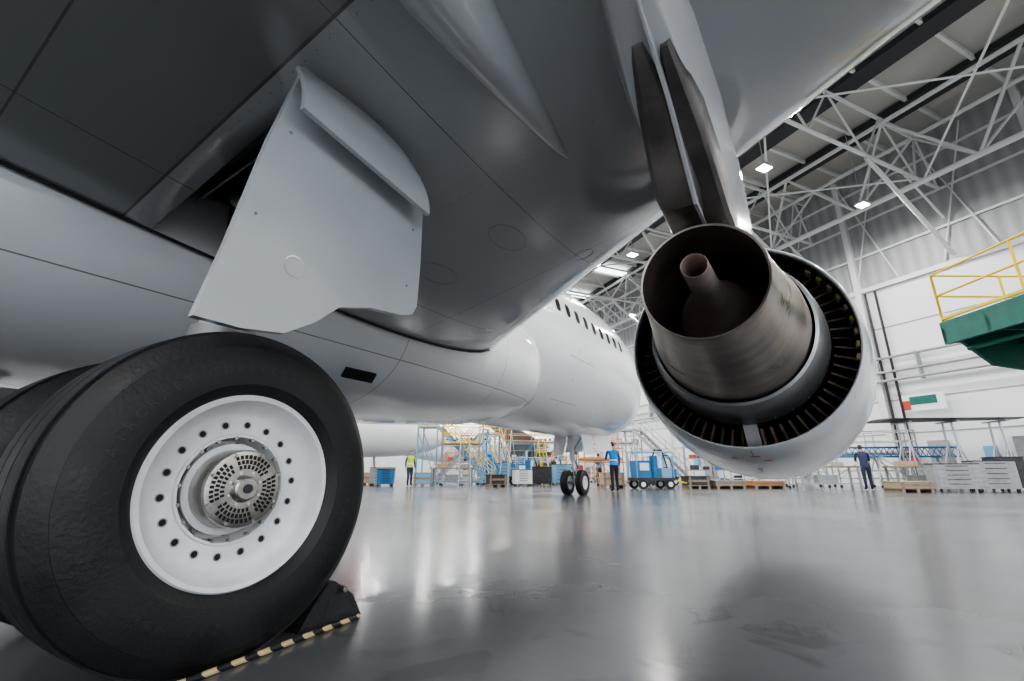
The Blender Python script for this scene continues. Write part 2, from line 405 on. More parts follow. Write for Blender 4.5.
    mb.build('pylon_heat_shield', e, angle=30)
engine(1); engine(-1)

# ---- main gear
def wheel(mb, cx, cy, R, W, rr, out, detail=True):
    O = (cx, cy, R-.012); X = (out, 0, 0)
    h = W/2
    prof = [(-h*.72, rr*.97), (-h*.9, rr*1.08), (-h*1.0, rr+(R-rr)*.38), (-h*.97, rr+(R-rr)*.58), (-h*.86, rr+(R-rr)*.8), (-h*.7, R*.972), (-h*.52, R*.99)]
    for g in (-.3, -.1, .1, .3):
        prof += [(W*g-.006, R*(1-.02*abs(g))), (W*g-.004, R-.012), (W*g+.004, R-.012), (W*g+.006, R*(1-.02*abs(g)))]
    prof += [(h*.52, R*.99), (h*.7, R*.972), (h*.86, rr+(R-rr)*.8), (h*.90, rr+(R-rr)*.74), (h*.91, rr+(R-rr)*.735), (h*.97, rr+(R-rr)*.58), (h*1.0, rr+(R-rr)*.38), (h*.97, rr+(R-rr)*.2), (h*.95, rr+(R-rr)*.18), (h*.9, rr*1.08), (h*.72, rr*.97)]
    mb.lathe(prof, O, X, 'rubber', 128 if detail else 40, clampz=0.0)
    mb.lathe([(-h*.8, rr), (-h*.8, rr*.9), (-h*.3, rr*.86), (-h*.3, .05)], O, X, 'rimw', 64)
    return O
def rim_detail(mb, O, rr, h, out):
    X = Vector((out, 0, 0)); O = Vector(O)
    q = h
    mb.lathe([(q*.74, rr*.96), (q*.80, rr*1.04), (q*.86, rr*1.05), (q*.90, rr*1.03), (q*.88, rr*.985), (q*.70, rr*.955), (q*.60, rr*.93), (q*.50, rr*.86), (q*.47, rr*.82), (q*.47, rr*.62), (q*.44, rr*.59),
              (q*.20, rr*.56), (q*.10, rr*.54), (q*.10, rr*.3)], O, X, 'rimw', 96)
    def P(a, r, t): return O+X*t+Vector((0, cos(a), sin(a)))*r
    for i in range(18):
        a = 2*pi*(i+.3)/18
        mb.cyl(P(a, rr*.72, q*.46), P(a, rr*.72, q*.475), rr*.034, 'dark', n=14)
        mb.lathe([(0, rr*.045), (q*.012, rr*.045), (q*.012, rr*.034)], P(a, rr*.72, q*.47), X, 'grey', 14)
        mb.cyl(P(a+.17, rr*.565, q*.40), P(a+.17, rr*.565, q*.50), rr*.022, 'steel', n=6)
    mb.lathe([(q*.44, rr*.60), (q*.50, rr*.60), (q*.50, rr*.575), (q*.44, rr*.57)], O, X, 'rimw', 96)
    for i in range(9):
        a = 2*pi*i/9
        mb.cyl(P(a, rr*.5, q*.11), P(a, rr*.5, q*.24), rr*.035, 'grey', n=12)
    mb.lathe([(q*.1, rr*.47), (q*.3, rr*.46), (q*.3, rr*.43), (q*.78, rr*.425), (q*.82, rr*.41), (q*.83, rr*.395), (q*.83, rr*.15), (q*.85, rr*.145), (q*.93, rr*.13), (q*.95, rr*.11), (q*.95, rr*.0)], O, X, 'steel', 64)
    mb.lathe([(q*.30, rr*.50), (q*.36, rr*.50), (q*.36, rr*.43)], O, X, 'rimw', 64)
    for ring, nn, w in ((.345, 44, .015), (.29, 40, .0135), (.235, 32, .012)):
        for i in range(nn):
            if (i % (nn//4)) in ((0, 1) if ring > .3 else (0,)): continue
            a = 2*pi*i/nn+.5
            R = Matrix.Rotation(a, 3, 'X')
            mb.box(P(a, rr*ring, q*.831), (q*.02, rr*.042, rr*w*2.0), 'dark', mtx=R)
    for i in range(8):
        a = 2*pi*(i+.5)/8
        mb.cyl(P(a, rr*.385, q*.78), P(a, rr*.385, q*.88), rr*.02, 'steel', n=8)
        mb.cyl(P(a, rr*.18, q*.83), P(a, rr*.18, q*.86), rr*.016, 'chrome', n=6)
    mb.cyl(P(0, 0, q*.94), P(0, 0, q*.98), rr*.05, 'dkgrey', n=16)

def tyre_text(parent, O, r0, x, sgn, text, size, start, step):
    me_all = MB()
    for i, ch in enumerate(text):
        if ch == ' ': continue
        cu = bpy.data.curves.new('t', 'FONT'); cu.body = ch; cu.size = size; cu.extrude = .0012; cu.align_x = 'CENTER'
        ob = bpy.data.objects.new('t', cu); COL.objects.link(ob)
        bpy.context.view_layer.update()
        me = bpy.data.meshes.new_from_object(ob.evaluated_get(bpy.context.evaluated_depsgraph_get()))
        ang = start-i*step
        up = Vector((0, cos(ang), sin(ang))); rt = Vector((0, sin(ang), -cos(ang)))*sgn
        out = Vector((sgn, 0, 0))
        vs = []
        for v in me.vertices:
            p = Vector(O)+up*(r0+v.co.y)+rt*v.co.x+out*(x-.10*max(0, v.co.y-.0)+v.co.z)
            vs.append(p)
        me_all.add(vs, [tuple(p.vertices) for p in me.polygons], 'letter')
        bpy.data.objects.remove(ob); bpy.data.meshes.remove(me)
    me_all.build('tyre_lettering', parent, fixn=False)

GY = .115
def main_gear(sx):
    g = empty('main_landing_gear', parent=air)
    R, W, rr = .614, .44, .338
    xo, xi = 4.05*sx, 3.12*sx
    for cx, out in ((xo, sx), (xi, -sx)):
        mb = MB(); O = wheel(mb, cx, GY, R, W, rr, out); rim_detail(mb, O, rr, W/2*.98, out); mb.build('main_wheel', g, angle=28)
    if sx > 0:
        Oo = (xo, GY, R-.012)
        tyre_text(g, Oo, rr+.105, .2195, 1, 'AIRCRAFT TUBELESS', .042, radians(165), radians(5.6))
        tyre_text(g, Oo, rr+.105, .2195, 1, '46X17R20  30PR', .042, radians(20), radians(5.6))
        tyre_text(g, Oo, rr+.105, .2195, 1, '225 MPH', .042, radians(-95), radians(5.6))
    mb = MB()
    mb.cyl((xi, GY, .6), (xo, GY, .6), .075, 'grey', n=24)
    for cx, s2 in ((xo, -1), (xi, 1)):
        mb.cyl((cx+s2*sx*.02, GY, .6), (cx+s2*sx*.2, GY, .6), .24, 'dkgrey', n=32)
    xm = (xo+xi)/2
    mb.cyl((xm, GY, .55), (xm, GY+.12, 1.35), .085, 'chrome', n=24)
    mb.cyl((xm, GY, .45), (xm, GY, .78), .12, 'grey', n=24)
    mb.cyl((xm, GY+.12, 1.3), (xm+.12*sx, GY+.5, 2.85), .13, 'door', n=28)
    mb.cyl((xm, GY+.1, 1.2), (xm, GY+.125, 1.34), .15, 'grey', n=28)
    for dx in (-.05, .05):
        mb.cyl((xm+dx, GY+.12, .7), (xm+dx, GY+.44, 1.02), .028, 'grey'); mb.cyl((xm+dx, GY+.44, 1.02), (xm+dx, GY+.14, 1.3), .028, 'grey')
    mb.cyl((xm-.08, GY+.44, 1.02), (xm+.08, GY+.44, 1.02), .03, 'steel')
    mb.cyl((xm, GY+.3, 2.1), (2.5*sx, GY+.55, 2.75), .05, 'door', n=16)
    for k in range(3):
        mb.path([(xm-(.2+.05*k)*sx, -.02, .8), (xm-(.2+.05*k)*sx, -.06, 1.0), (xm-.1*sx, .02, 1.2), (xm-.08*sx, .2, 1.42)], .014, 'black' if k == 1 else 'steel')
    mb.build('gear_strut', g)
    mb = MB()
    outline = [(.15, 2.72), (.045, 2.2), (-.045, 1.6), (-.105, 1.265), (.08, 1.26), (.27, 1.285), (.42, 1.38), (.55, 1.50), (.76, 1.565), (1.02, 1.60), (1.11, 1.635), (1.145, 1.70), (1.145, 2.0), (1.12, 2.45), (1.07, 2.62), (.6, 2.70)]
    def bow(y, z): return (4.06+.05*cos((y-.42)*1.6)-.03*(2.2-z))*sx
    n = len(outline); cen = (.5, 2.05)
    for side, off in ((0, 0), (1, -.045*sx)):
        vs = [(bow(*cen)+off, *cen)]
        for q in (.33, .66, 1.0):
            vs += [(bow(cen[0]+(y-cen[0])*q, cen[1]+(z-cen[1])*q)+off, cen[0]+(y-cen[0])*q, cen[1]+(z-cen[1])*q) for y, z in outline]
        fs = [(0, 1+i, 1+(i+1) % n) for i in range(n)]
        for L_ in range(2): fs += [(1+L_*n+i, 1+(L_+1)*n+i, 1+(L_+1)*n+(i+1) % n, 1+L_*n+(i+1) % n) for i in range(n)]
        mb.add(vs, fs, 'door')
    vs = [(bow(y, z), y, z) for y, z in outline]+[(bow(y, z)-.045*sx, y, z) for y, z in outline]
    mb.add(vs, [(i, (i+1) % n, n+(i+1) % n, n+i) for i in range(n)], 'door')
    for yy, zz in ((.14, 2.3), (.05, 1.8), (1.03, 1.8), (1.04, 2.2)):
        mb.cyl((bow(yy, zz)-.003*sx, yy, zz), (bow(yy, zz)+.003*sx, yy, zz), .008, 'grey', n=10)
    mb.lathe([(0, .055), (.002, .055), (.002, .053), (0, .053)], (bow(.27, 1.62)+.001*sx, .27, 1.62), (sx, 0, 0), 'door', 32)
    mb.build('gear_leg_door', g, angle=50)
    mb = MB()
    rows = []
    for j in range(11):
        t = j/10; ring = []
        zz = 2.67-.42*t; xx = 4.10+.02+.11*sin(t*pi*.55)
        for i in range(13):
            u = i/12; ring.append((sx*xx, .10+.86*u+.05*t*u, zz-.01*u*t+.10*(1-u)*t+(.04*sin(pi*u) if t < .5 else .0)-(.07*u**6)*(1-t)))
        rows.append(ring)
    NR, NC = 11, 13
    for off in (0, .03):
        vs = [(p[0]+off*sx, p[1], p[2]) for r in rows for p in r]
        mb.add(vs, [(j*NC+i, j*NC+i+1, (j+1)*NC+i+1, (j+1)*NC+i) for j in range(NR-1) for i in range(NC-1)], 'door')
    bord = [rows[0][i] for i in range(NC)]+[rows[j][NC-1] for j in range(1, NR)]+[rows[NR-1][i] for i in range(NC-2, -1, -1)]+[rows[j][0] for j in range(NR-2, 0, -1)]
    nb = len(bord)
    mb.add([p for p in bord]+[(p[0]+.03*sx, p[1], p[2]) for p in bord], [(i, (i+1) % nb, nb+(i+1) % nb, nb+i) for i in range(nb)], 'door')
    mb.build('gear_hinged_door', g, angle=50)
main_gear(1); main_gear(-1)

# ---- nose gear
g = empty('nose_landing_gear', parent=air)
mb = MB()
for cx, o in ((.25, 1), (-.25, -1)):
    O = wheel(mb, cx, 12.64, .38, .22, .2, o, False)
    mb.lathe([(.09, .2), (.09, .13), (.05, .12), (.05, .06), (.1, .05), (.1, 0)], O, (o, 0, 0), 'rimw', 40)
mb.cyl((-.2, 12.64, .37), (.2, 12.64, .37), .05, 'grey', n=16)
mb.cyl((0, 12.64, .35), (0, 12.55, 1.1), .055, 'chrome', n=16)
mb.cyl((0, 12.56, 1.0), (0, 12.35, 2.0), .085, 'door', n=16)
mb.cyl((0, 12.5, 1.2), (0, 13.5, 1.95), .045, 'door', n=12)
mb.cyl((0, 12.75, .5), (0, 12.95, .8), .03, 'grey'); mb.cyl((0, 12.95, .8), (0, 12.62, 1.1), .03, 'grey')
mb.cyl((-.12, 12.62, 1.25), (.12, 12.62, 1.25), .05, 'lampbody', n=12)
mb.build('nose_gear_strut', g)
mb = MB()
for s2 in (1, -1):
    mb.prism([(s2*.42, 12.2, 1.85), (s2*.52, 12.25, 1.2), (s2*.52, 12.95, 1.2), (s2*.42, 13.1, 1.85)], (s2*.02, 0, 0), 'white')
    mb.prism([(s2*.42, 13.2, 1.85), (s2*.55, 13.2, 1.3), (s2*.55, 14.6, 1.4), (s2*.42, 14.7, 1.9)], (s2*.02, 0, 0), 'white')
mb.build('nose_gear_doors', g)
def tail(mb, k):
    def fin(sx, pts, vertical):
        rings = []
        for (s_, le, te, z) in pts:
            r = []
            for i in range(20):
                a = 2*pi*i/20; y = (le+te)/2+(le-te)/2*cos(a); t = .05*(le-te)*sin(a)*(.6+.4*cos(a))
                r.append((t, y, z) if vertical else (sx*s_, y, z+t))
            rings.append(r)
        mb.loft(rings, k if vertical else 'white')
    fin(1, [(0, -12.6, -19.0, 5.3), (0, -16.8, -20.2, 11.8)], True)
    for sx in (1, -1): fin(sx, [(.3, -15.9, -19.3, 4.9), (6.2, -18.6, -20.2, 5.6)], False)
mb = MB(); tail(mb, 'white'); mb.build('tail_surfaces', air, angle=60)

# ================================================================== HANGAR
CW, SW = -.825, .565
n_ = sqrt(CW*CW+SW*SW); wv = Vector((CW/n_, SW/n_, 0)); pv = Vector((SW/n_, -CW/n_, 0))
H0 = Vector((6.0, -.9, 0)); HA = math.atan2(pv.y, pv.x)
def H(w, p, z): return H0+wv*w+pv*p+Vector((0, 0, z))
W0, W1, P0, P1, ZT = -28, 74, -38, 28, 18.0
Hrot = Matrix(((pv.x, wv.x, 0), (pv.y, wv.y, 0), (0, 0, 1)))
def hbox(mb, w, p, z, sw, sp, sz, k): mb.box(H(w, p, z), (sp, sw, sz), k, mtx=Hrot)

def floor_mat():
    m = mat('polished_concrete', (0.11, 0.115, 0.125), 0.2)
    nt = m.node_tree; b = nt.nodes['Principled BSDF']
    tc = nt.nodes.new('ShaderNodeTexCoord')
    def noise(sc, det, lo, hi, dist=0):
        n = nt.nodes.new('ShaderNodeTexNoise'); n.inputs['Scale'].default_value = sc; n.inputs['Detail'].default_value = det
        n.inputs['Distortion'].default_value = dist
        nt.links.new(tc.outputs['Object'], n.inputs['Vector'])
        r = nt.nodes.new('ShaderNodeMapRange'); r.inputs['From Min'].default_value = lo; r.inputs['From Max'].default_value = hi
        nt.links.new(n.outputs['Fac'], r.inputs['Value']); return r.outputs['Result']
    a = noise(.5, 8, .3, .7); c = noise(2.6, 12, .58, .66, .6); d = noise(9, 3, .3, .7)
    mx = nt.nodes.new('ShaderNodeMix'); mx.data_type = 'RGBA'
    mx.inputs['A'].default_value = (0.105, 0.111, 0.122, 1); mx.inputs['B'].default_value = (0.165, 0.172, 0.184, 1)
    nt.links.new(a, mx.inputs['Factor'])
    m2 = nt.nodes.new('ShaderNodeMix'); m2.data_type = 'RGBA'; nt.links.new(mx.outputs['Result'], m2.inputs['A'])
    m2.inputs['B'].default_value = (0.07, 0.072, 0.076, 1)
    mm = nt.nodes.new('ShaderNodeMath'); mm.operation = 'MULTIPLY'; mm.inputs[1].default_value = .5
    nt.links.new(c, mm.inputs[0]); nt.links.new(mm.outputs[0], m2.inputs['Factor'])
    nt.links.new(m2.outputs['Result'], b.inputs['Base Color'])
    rr = nt.nodes.new('ShaderNodeMapRange'); rr.inputs['To Min'].default_value = .14; rr.inputs['To Max'].default_value = .24
    nt.links.new(a, rr.inputs['Value']); nt.links.new(rr.outputs['Result'], b.inputs['Roughness'])
    bp = nt.nodes.new('ShaderNodeBump'); bp.inputs['Strength'].default_value = .06; bp.inputs['Distance'].default_value = .004
    nt.links.new(d, bp.inputs['Height']); nt.links.new(bp.outputs['Normal'], b.inputs['Normal'])
    b.inputs['Specular IOR Level'].default_value = .5
    return m
M['floor'] = floor_mat()
M['apron'] = mat('apron_concrete', (0.35, 0.35, 0.34), 0.8, var=0.15, vscale=.3)
mb = MB(); mb.add([H(W0, P0-1, 0), H(W0, P1+1, 0), H(W1+1, P1+1, 0), H(W1+1, P0-1, 0)], [(0, 1, 2, 3)], 'floor'); mb.build('floor')
mb = MB(); mb.add([H(W0-90, P0-60, -.01), H(W0-90, P1+60, -.01), H(W0, P1+60, -.01), H(W0, P0-60, -.01)], [(0, 1, 2, 3)], 'apron'); mb.build('apron_ground')

def clad_mat(name, col, per, depth=.5):
    m = mat(name, col, .5)
    nt = m.node_tree; b = nt.nodes['Principled BSDF']
    tc = nt.nodes.new('ShaderNodeTexCoord'); mp = nt.nodes.new('ShaderNodeMapping'); mp.inputs['Rotation'].default_value = (0, 0, -HA)
    nt.links.new(tc.outputs['Object'], mp.inputs['Vector'])
    w = nt.nodes.new('ShaderNodeTexWave'); w.bands_direction = 'Y'; w.inputs['Scale'].default_value = per
    nt.links.new(mp.outputs['Vector'], w.inputs['Vector'])
    bp = nt.nodes.new('ShaderNodeBump'); bp.inputs['Strength'].default_value = depth; bp.inputs['Distance'].default_value = .05
    nt.links.new(w.outputs['Fac'], bp.inputs['Height']); nt.links.new(bp.outputs['Normal'], b.inputs['Normal'])
    mx = nt.nodes.new('ShaderNodeMix'); mx.data_type = 'RGBA'; mx.inputs['A'].default_value = (*[c*.82 for c in col], 1); mx.inputs['B'].default_value = (*col, 1)
    nt.links.new(w.outputs['Fac'], mx.inputs['Factor']); nt.links.new(mx.outputs['Result'], b.inputs['Base Color'])
    return m
M['wallw'] = mat('wall_panel_white', (0.74, 0.75, 0.76), .45, var=.04, vscale=.5)
M['wallg'] = clad_mat('wall_cladding_grey', (0.37, 0.38, 0.385), .55)
mb = MB()
hbox(mb, (W0+W1)/2, P1+.15, 5.25, W1-W0, .3, 10.5, 'wallw'); hbox(mb, (W0+W1)/2, P1+.2, (10.5+ZT)/2, W1-W0, .3, ZT-10.5, 'wallg')
hbox(mb, (W0+W1)/2, P1-.05, 10.5, W1-W0, .25, .25, 'truss')
w = W0+2
while w < W1:
    hbox(mb, w, P1-.05, ZT/2, .28, .35, ZT, 'truss'); w += 8
for z in (2.6, 4.3, 8.2): hbox(mb, (W0+W1)/2, P1-.01, z, W1-W0, .04, .05, 'grey')
for z in (5.3, 5.75, 6.5): mb.cyl(H(W0, P1-.35, z), H(W1, P1-.35, z), .07, 'grey')
w = W0
while w < W1:
    hbox(mb, w, P1-.2, 5.9, .06, .4, 1.4, 'grey')
    mb.cyl(H(w, P1-.08, 10.7), H(w+2, P1-.08, ZT-.5), .04, 'truss', n=5); mb.cyl(H(w+2, P1-.08, 10.7), H(w, P1-.08, ZT-.5), .04, 'truss', n=5)
    w += 4
for z in (12.5, 14.5, 16.5): hbox(mb, (W0+W1)/2, P1-.02, z, W1-W0, .08, .12, 'truss')
for w in (13.2, 13.7, 23): mb.cyl(H(w, P1-.12, 0.5), H(w, P1-.12, 10.3), .06, 'black', n=6)
for w in (9, 12, 19, 26): hbox(mb, w, P1-.3, 1.3, .7, .4, 1.7, 'grey'); hbox(mb, w+1.2, P1-.3, 1.5, .4, .25, .6, 'red' if w == 12 else 'lblue')
mb.build('wall_right')
mb = MB()
hbox(mb, 12.1, P1-.46, 4.0, 1.7, .04, .8, 'white'); hbox(mb, 12.1, P1-.49, 4.1, 1.1, .02, .4, 'green'); hbox(mb, 12.8, P1-.5, 3.9, .3, .02, .45, 'red')
for w in (11.5, 12.7): hbox(mb, w, P1-.25, 4.0, .06, .42, .06, 'grey')
mb.build('wall_sign')
mb = MB()
hbox(mb, W1+.15, (P0+P1)/2, 3.5, .3, P1-P0, 7, 'wallw'); hbox(mb, W1+.15, (P0+P1)/2, ZT-2, .3, P1-P0, 4, 'wallg')
p = P0
while p <= P1: hbox(mb, W1-.1, p, ZT/2, .35, .3, ZT, 'truss'); p += 6
mb.build('wall_far')
mb = MB(); hbox(mb, W1+.1, (P0+P1)/2, 10.5, .06, P1-P0, 7, 'win'); mb.build('window_1')
mb = MB()
hbox(mb, (W0+W1)/2, P0-.15, ZT/2, W1-W0, .3, ZT, 'wallw')
w = W0+2
while w < W1: hbox(mb, w, P0+.05, ZT/2, .28, .35, ZT, 'truss'); w += 8
mb.build('wall_left')
mb = MB()
hbox(mb, W0, (P0+P1)/2, ZT-1, .4, P1-P0, 2, 'wallw'); hbox(mb, W0, P0+2, ZT/2, .4, 4, ZT, 'wallw'); hbox(mb, W0, P1-2, ZT/2, .4, 4, ZT, 'wallw')
mb.build('wall_door_side')
mb = MB(); hbox(mb, (W0+W1)/2, (P0+P1)/2, ZT+.15, W1-W0+1, P1-P0+1, .3, 'deckroof')
w = W0+1.5
while w < W1:
    hbox(mb, w, (P0+P1)/2, ZT-.12, .14, P1-P0, .24, 'truss'); w += 2.5
p = P0+3
while p < P1:
    hbox(mb, (W0+W1)/2, p, ZT-.16, W1-W0, 1.0, .3, 'purlin'); p += 4
for i, w in enumerate((30, 36, 42, 48, 54, 60, 66)):
    hbox(mb, w, (P0+P1)/2, ZT-.28, 1.0, P1-P0-6, .05, 'sky')
mb.build('ceiling')
ZB, ZU = ZT-4, ZT-.8
mb = MB()
for p in (-32, -20, -8, 4, 14.5, 25.5):
    w = W0
    while w < W1-.1:
        w2 = min(w+5, W1); wm = (w+w2)/2
        mb.cyl(H(w, p, ZB), H(w2, p, ZB), .14, 'truss', n=8)
        for dp in (-1.3, 1.3):
            mb.cyl(H(w, p+dp, ZU), H(w2, p+dp, ZU), .11, 'truss', n=8)
            mb.cyl(H(w, p, ZB), H(wm, p+dp, ZU), .07, 'truss', n=6); mb.cyl(H(wm, p+dp, ZU), H(w2, p, ZB), .07, 'truss', n=6)
        mb.cyl(H(wm, p-1.3, ZU), H(wm, p+1.3, ZU), .06, 'truss', n=6)
        w = w2
w = W0+5
while w < W1:
    p = P0
    while p < P1-.1:
        p2 = min(p+4, P1); pm = (p+p2)/2
        mb.cyl(H(w, p, ZB+.6), H(w, p2, ZB+.6), .09, 'truss', n=6); mb.cyl(H(w, p, ZU+.2), H(w, p2, ZU+.2), .09, 'truss', n=6)
        mb.cyl(H(w, p, ZB+.6), H(w, pm, ZU+.2), .05, 'truss', n=6); mb.cyl(H(w, pm, ZU+.2), H(w, p2, ZB+.6), .05, 'truss', n=6)
        p = p2
    mb.cyl(H(w, P1-.3, 10.8), H(w, P1-6, ZB+.5), .1, 'truss', n=8)
    mb.cyl(H(w, P1-.3, 12.8), H(w, P1-3, ZB+.5), .06, 'truss', n=6)
    w += 6.5
w = W0+5
while w < W1-8:
    for p in (-20, -8, 4, 14.5):
        pe = {-20: -8, -8: 4, 4: 14.5, 14.5: 25.5}[p]
        mb.cyl(H(w, p, ZB+.1), H(w+8, pe, ZB+.1), .045, 'truss', n=5); mb.cyl(H(w+8, p, ZB+.1), H(w, pe, ZB+.1), .045, 'truss', n=5)
    w += 8
mb.build('roof_trusses')
mb = MB()
ZL = ZB-.5
for w in (-20, -9, 2, 11, 20, 29, 38, 47, 57, 68):
    for p in (-26, -14, -2, 9, 17, 24):
        hbox(mb, w, p, ZL, .45, .6, .14, 'lampbody'); hbox(mb, w, p, ZL-.08, .38, .52, .03, 'lamp')
        mb.cyl(H(w, p, ZL), H(w, p, ZT-.1), .02, 'lampbody', n=5)
        L = bpy.data.lights.new('ceiling_lamp_light', 'AREA'); L.shape = 'RECTANGLE'; L.size = .6; L.size_y = .42; L.energy = 590; L.color = (1, .98, .95)
        lo = bpy.data.objects.new('ceiling_lamp_light', L); COL.objects.link(lo); lo.location = H(w, p, ZL-.11); lo.rotation_euler = (0, 0, HA)
mb.build('ceiling_lamps')

# ================================================================== GROUND EQUIPMENT
PSI = radians(32.5)
def G(r, d): # floor survey grid (metres) -> world
    return (6.05+cos(PSI)*r-sin(PSI)*d, -.9+sin(PSI)*r+cos(PSI)*d, 0)

def railing(mb, pts, h=1.1, k='yellow', r=.025):
    for a, b in zip(pts[:-1], pts[1:]):
        a = Vector(a); b = Vector(b); n = max(1, int((b-a).length/1.4))
        for z in (h, h*.55): mb.cyl(a+Vector((0, 0, z)), b+Vector((0, 0, z)), r, k)
        mb.cyl(a+Vector((0, 0, .08)), b+Vector((0, 0, .08)), r*1.6, k, n=4)
        for i in range(n+1): q = a.lerp(b, i/n); mb.cyl(q, q+Vector((0, 0, h)), r, k)

mb = MB()
L0, L1 = -2.0, 4.6; ZD = 3.8
mb.box((1.6, 1.3, ZD-.04), (3.2, 6.6, .08), 'green')
for x in (0.05, 1.6, 3.15): mb.box((x, 1.3, ZD-.28), (.1, 6.6, .42), 'green')
for i in range(8): mb.box((1.6, L0+.05+i*.93, ZD-.3), (3.2, .08, .3), 'green')
mb.prism([(.35, 4.6, ZD-.45), (3.2, 4.6, ZD-.45), (3.2, 4.6, ZD-1.3), (.9, 4.6, ZD-.95)], (0, -.08, 0), 'green')
mb.prism([(.2, 1.6, ZD-.45), (3.2, 1.6, ZD-.45), (3.2, 1.6, ZD-1.3), (.9, 1.6, ZD-.95)], (0, -.08, 0), 'green')
mb.cyl((.4, 4.5, ZD-.6), (.4, L0, ZD-.6), .05, 'green')
railing(mb, [(0.05, L0, ZD), (0.05, L1-.05, ZD), (3.15, L1-.05, ZD), (3.15, L0, ZD)])
for x in (2.1, 3.1):
    for yy in (L0+.2, L1-.3):
        mb.cyl((x, yy, 0.0), (x, yy, ZD-.3), .07, 'yellow')
        mb.cyl((x, yy, .6), (x+(1.0 if x < 3 else -1.0), yy, ZD-.6), .035, 'yellow')
mb.build('maintenance_platform', loc=G(9.48, 4.7), rz=PSI)

mb = MB()
mb.prism([(3.70, .50, 0), (3.70, .84, 0), (3.70, .78, .10), (3.70, .67, .175), (3.70, .635, .175), (3.70, .56, .09)], (.42, 0, 0), 'rubber2')
mb.prism([(4.121, .62, .03), (4.121, .79, .03), (4.121, .71, .12), (4.121, .65, .12)], (.004, 0, 0), 'dkgrey')
mb.cyl((4.12, .7, .14), (4.16, .7, .14), .014, 'steel')
mb.build('wheel_chock', bevel=.008)
mb = MB()
mb.cyl((4.285, -.3, .012), (4.17, .78, .012), .011, 'stripe', n=12)
mb.build('striped_chock_bar')

def cabinet(loc, rz, w=1.0, d=.55, h=1.0, k='grey', name='tool_cabinet'):
    mb = MB(); mb.box((0, 0, .12+(h-.12)/2), (w, d, h-.12), k)
    n = 5
    for i in range(n):
        z = .18+(h-.2)*(i+.5)/n
        for s_ in (-1, 1):
            mb.box((0, s_*(d/2+.01), z), (w*.92, .02, (h-.2)/n*.86), k); mb.box((0, s_*(d/2+.035), z+.03), (w*.5, .02, .02), 'dkgrey')
    mb.box((0, 0, h+.012), (w+.04, d+.04, .03), 'black')
    for x in (-1, 1):
        for yy in (-1, 1): mb.cyl((x*w*.42-.02, yy*d*.38, .06), (x*w*.42+.02, yy*d*.38, .06), .06, 'black', n=12)
    return mb.build(name, loc=loc, rz=rz)
def ladder(loc, rz, h=2.6, k='alu'):
    mb = MB()
    for s_ in (-1, 1):
        mb.cyl((s_*.28, -.6, 0), (s_*.2, 0, h), .03, k, n=6); mb.cyl((s_*.28, .6, 0), (s_*.2, 0, h), .03, k, n=6)
    for i in range(9):
        t = (i+.7)/9.6; mb.box((0, -.6*(1-t), h*t), (.5-.1*t, .09, .03), k)
    for t in (.3, .7): mb.cyl((-.25, .6*(1-t), h*t), (.25, .6*(1-t), h*t), .015, k)
    mb.box((0, 0, h), (.46, .25, .04), 'orange')
    return mb.build('step_ladder', loc=loc, rz=rz)
def stairs(loc, rz, h=3.0, k='yellow', k2='lblue'):
    mb = MB(); n = int(h/.22); run = h*1.0
    for s_ in (-.5, .5):
        mb.box((s_, -run/2, h/2), (.06, sqrt(run*run+h*h), .18), k2, mtx=Matrix.Rotation(math.atan2(h, run), 3, 'X'))
        a = Vector((s_, -run, 0)); b = Vector((s_, 0, h))
        for z in (.55, 1.0): mb.cyl(a+Vector((0, 0, z)), b+Vector((0, 0, z)), .025, k)
        for i in range(5): q = a.lerp(b, i/4); mb.cyl(q, q+Vector((0, 0, 1.0)), .022, k)
        mb.cyl((s_, 1.2, 0.12), (s_, 1.2, h), .05, k2); mb.cyl((s_, 0, 0.12), (s_, 0, h), .05, k2); mb.cyl((s_, 0, .3), (s_, 1.2, h-.3), .03, k2)
        mb.box((s_, -run/2+.6, .15), (.08, run+1.3, .08), k2)
    for i in range(n): mb.box((0, -run+run*(i+.5)/n, h*(i+.7)/n), (1.0, .26, .03), 'alu')
    mb.box((0, .6, h), (1.1, 1.3, .06), 'alu')
    railing(mb, [(-.5, 0, h), (-.5, 1.2, h), (.5, 1.2, h), (.5, 0, h)], 1.0, k)
    for x in (-.5, .5):
        for yy in (-run+.2, 1.15): mb.cyl((x-.04, yy, .09), (x+.04, yy, .09), .09, 'black', n=12)
    return mb.build('access_stairs', loc=loc, rz=rz)
def scaffold(loc, rz, L=2.6, Wd=1.3, h=2.6, k='alu', kr='yellow', kd='wood'):
    mb = MB()
    for x in (-L/2, 0, L/2):
        for yy in (-Wd/2, Wd/2): mb.cyl((x, yy, .1), (x, yy, h), .03, k); mb.cyl((x, yy, 0), (x, yy, .1), .06, 'black', n=10)
        for z in (.4, h*.5, h-.1): mb.cyl((x, -Wd/2, z), (x, Wd/2, z), .022, k)
    for yy in (-Wd/2, Wd/2):
        for z in (.4, h*.5, h-.1): mb.cyl((-L/2, yy, z), (L/2, yy, z), .022, k)
        mb.cyl((-L/2, yy, .4), (0, yy, h-.1), .018, k); mb.cyl((0, yy, h-.1), (L/2, yy, .4), .018, k)
    mb.box((0, 0, h), (L, Wd, .06), kd)
    railing(mb, [(-L/2, -Wd/2, h), (L/2, -Wd/2, h), (L/2, Wd/2, h), (-L/2, Wd/2, h), (-L/2, -Wd/2, h)], 1.05, kr)
    return mb.build('work_scaffold', loc=loc, rz=rz)
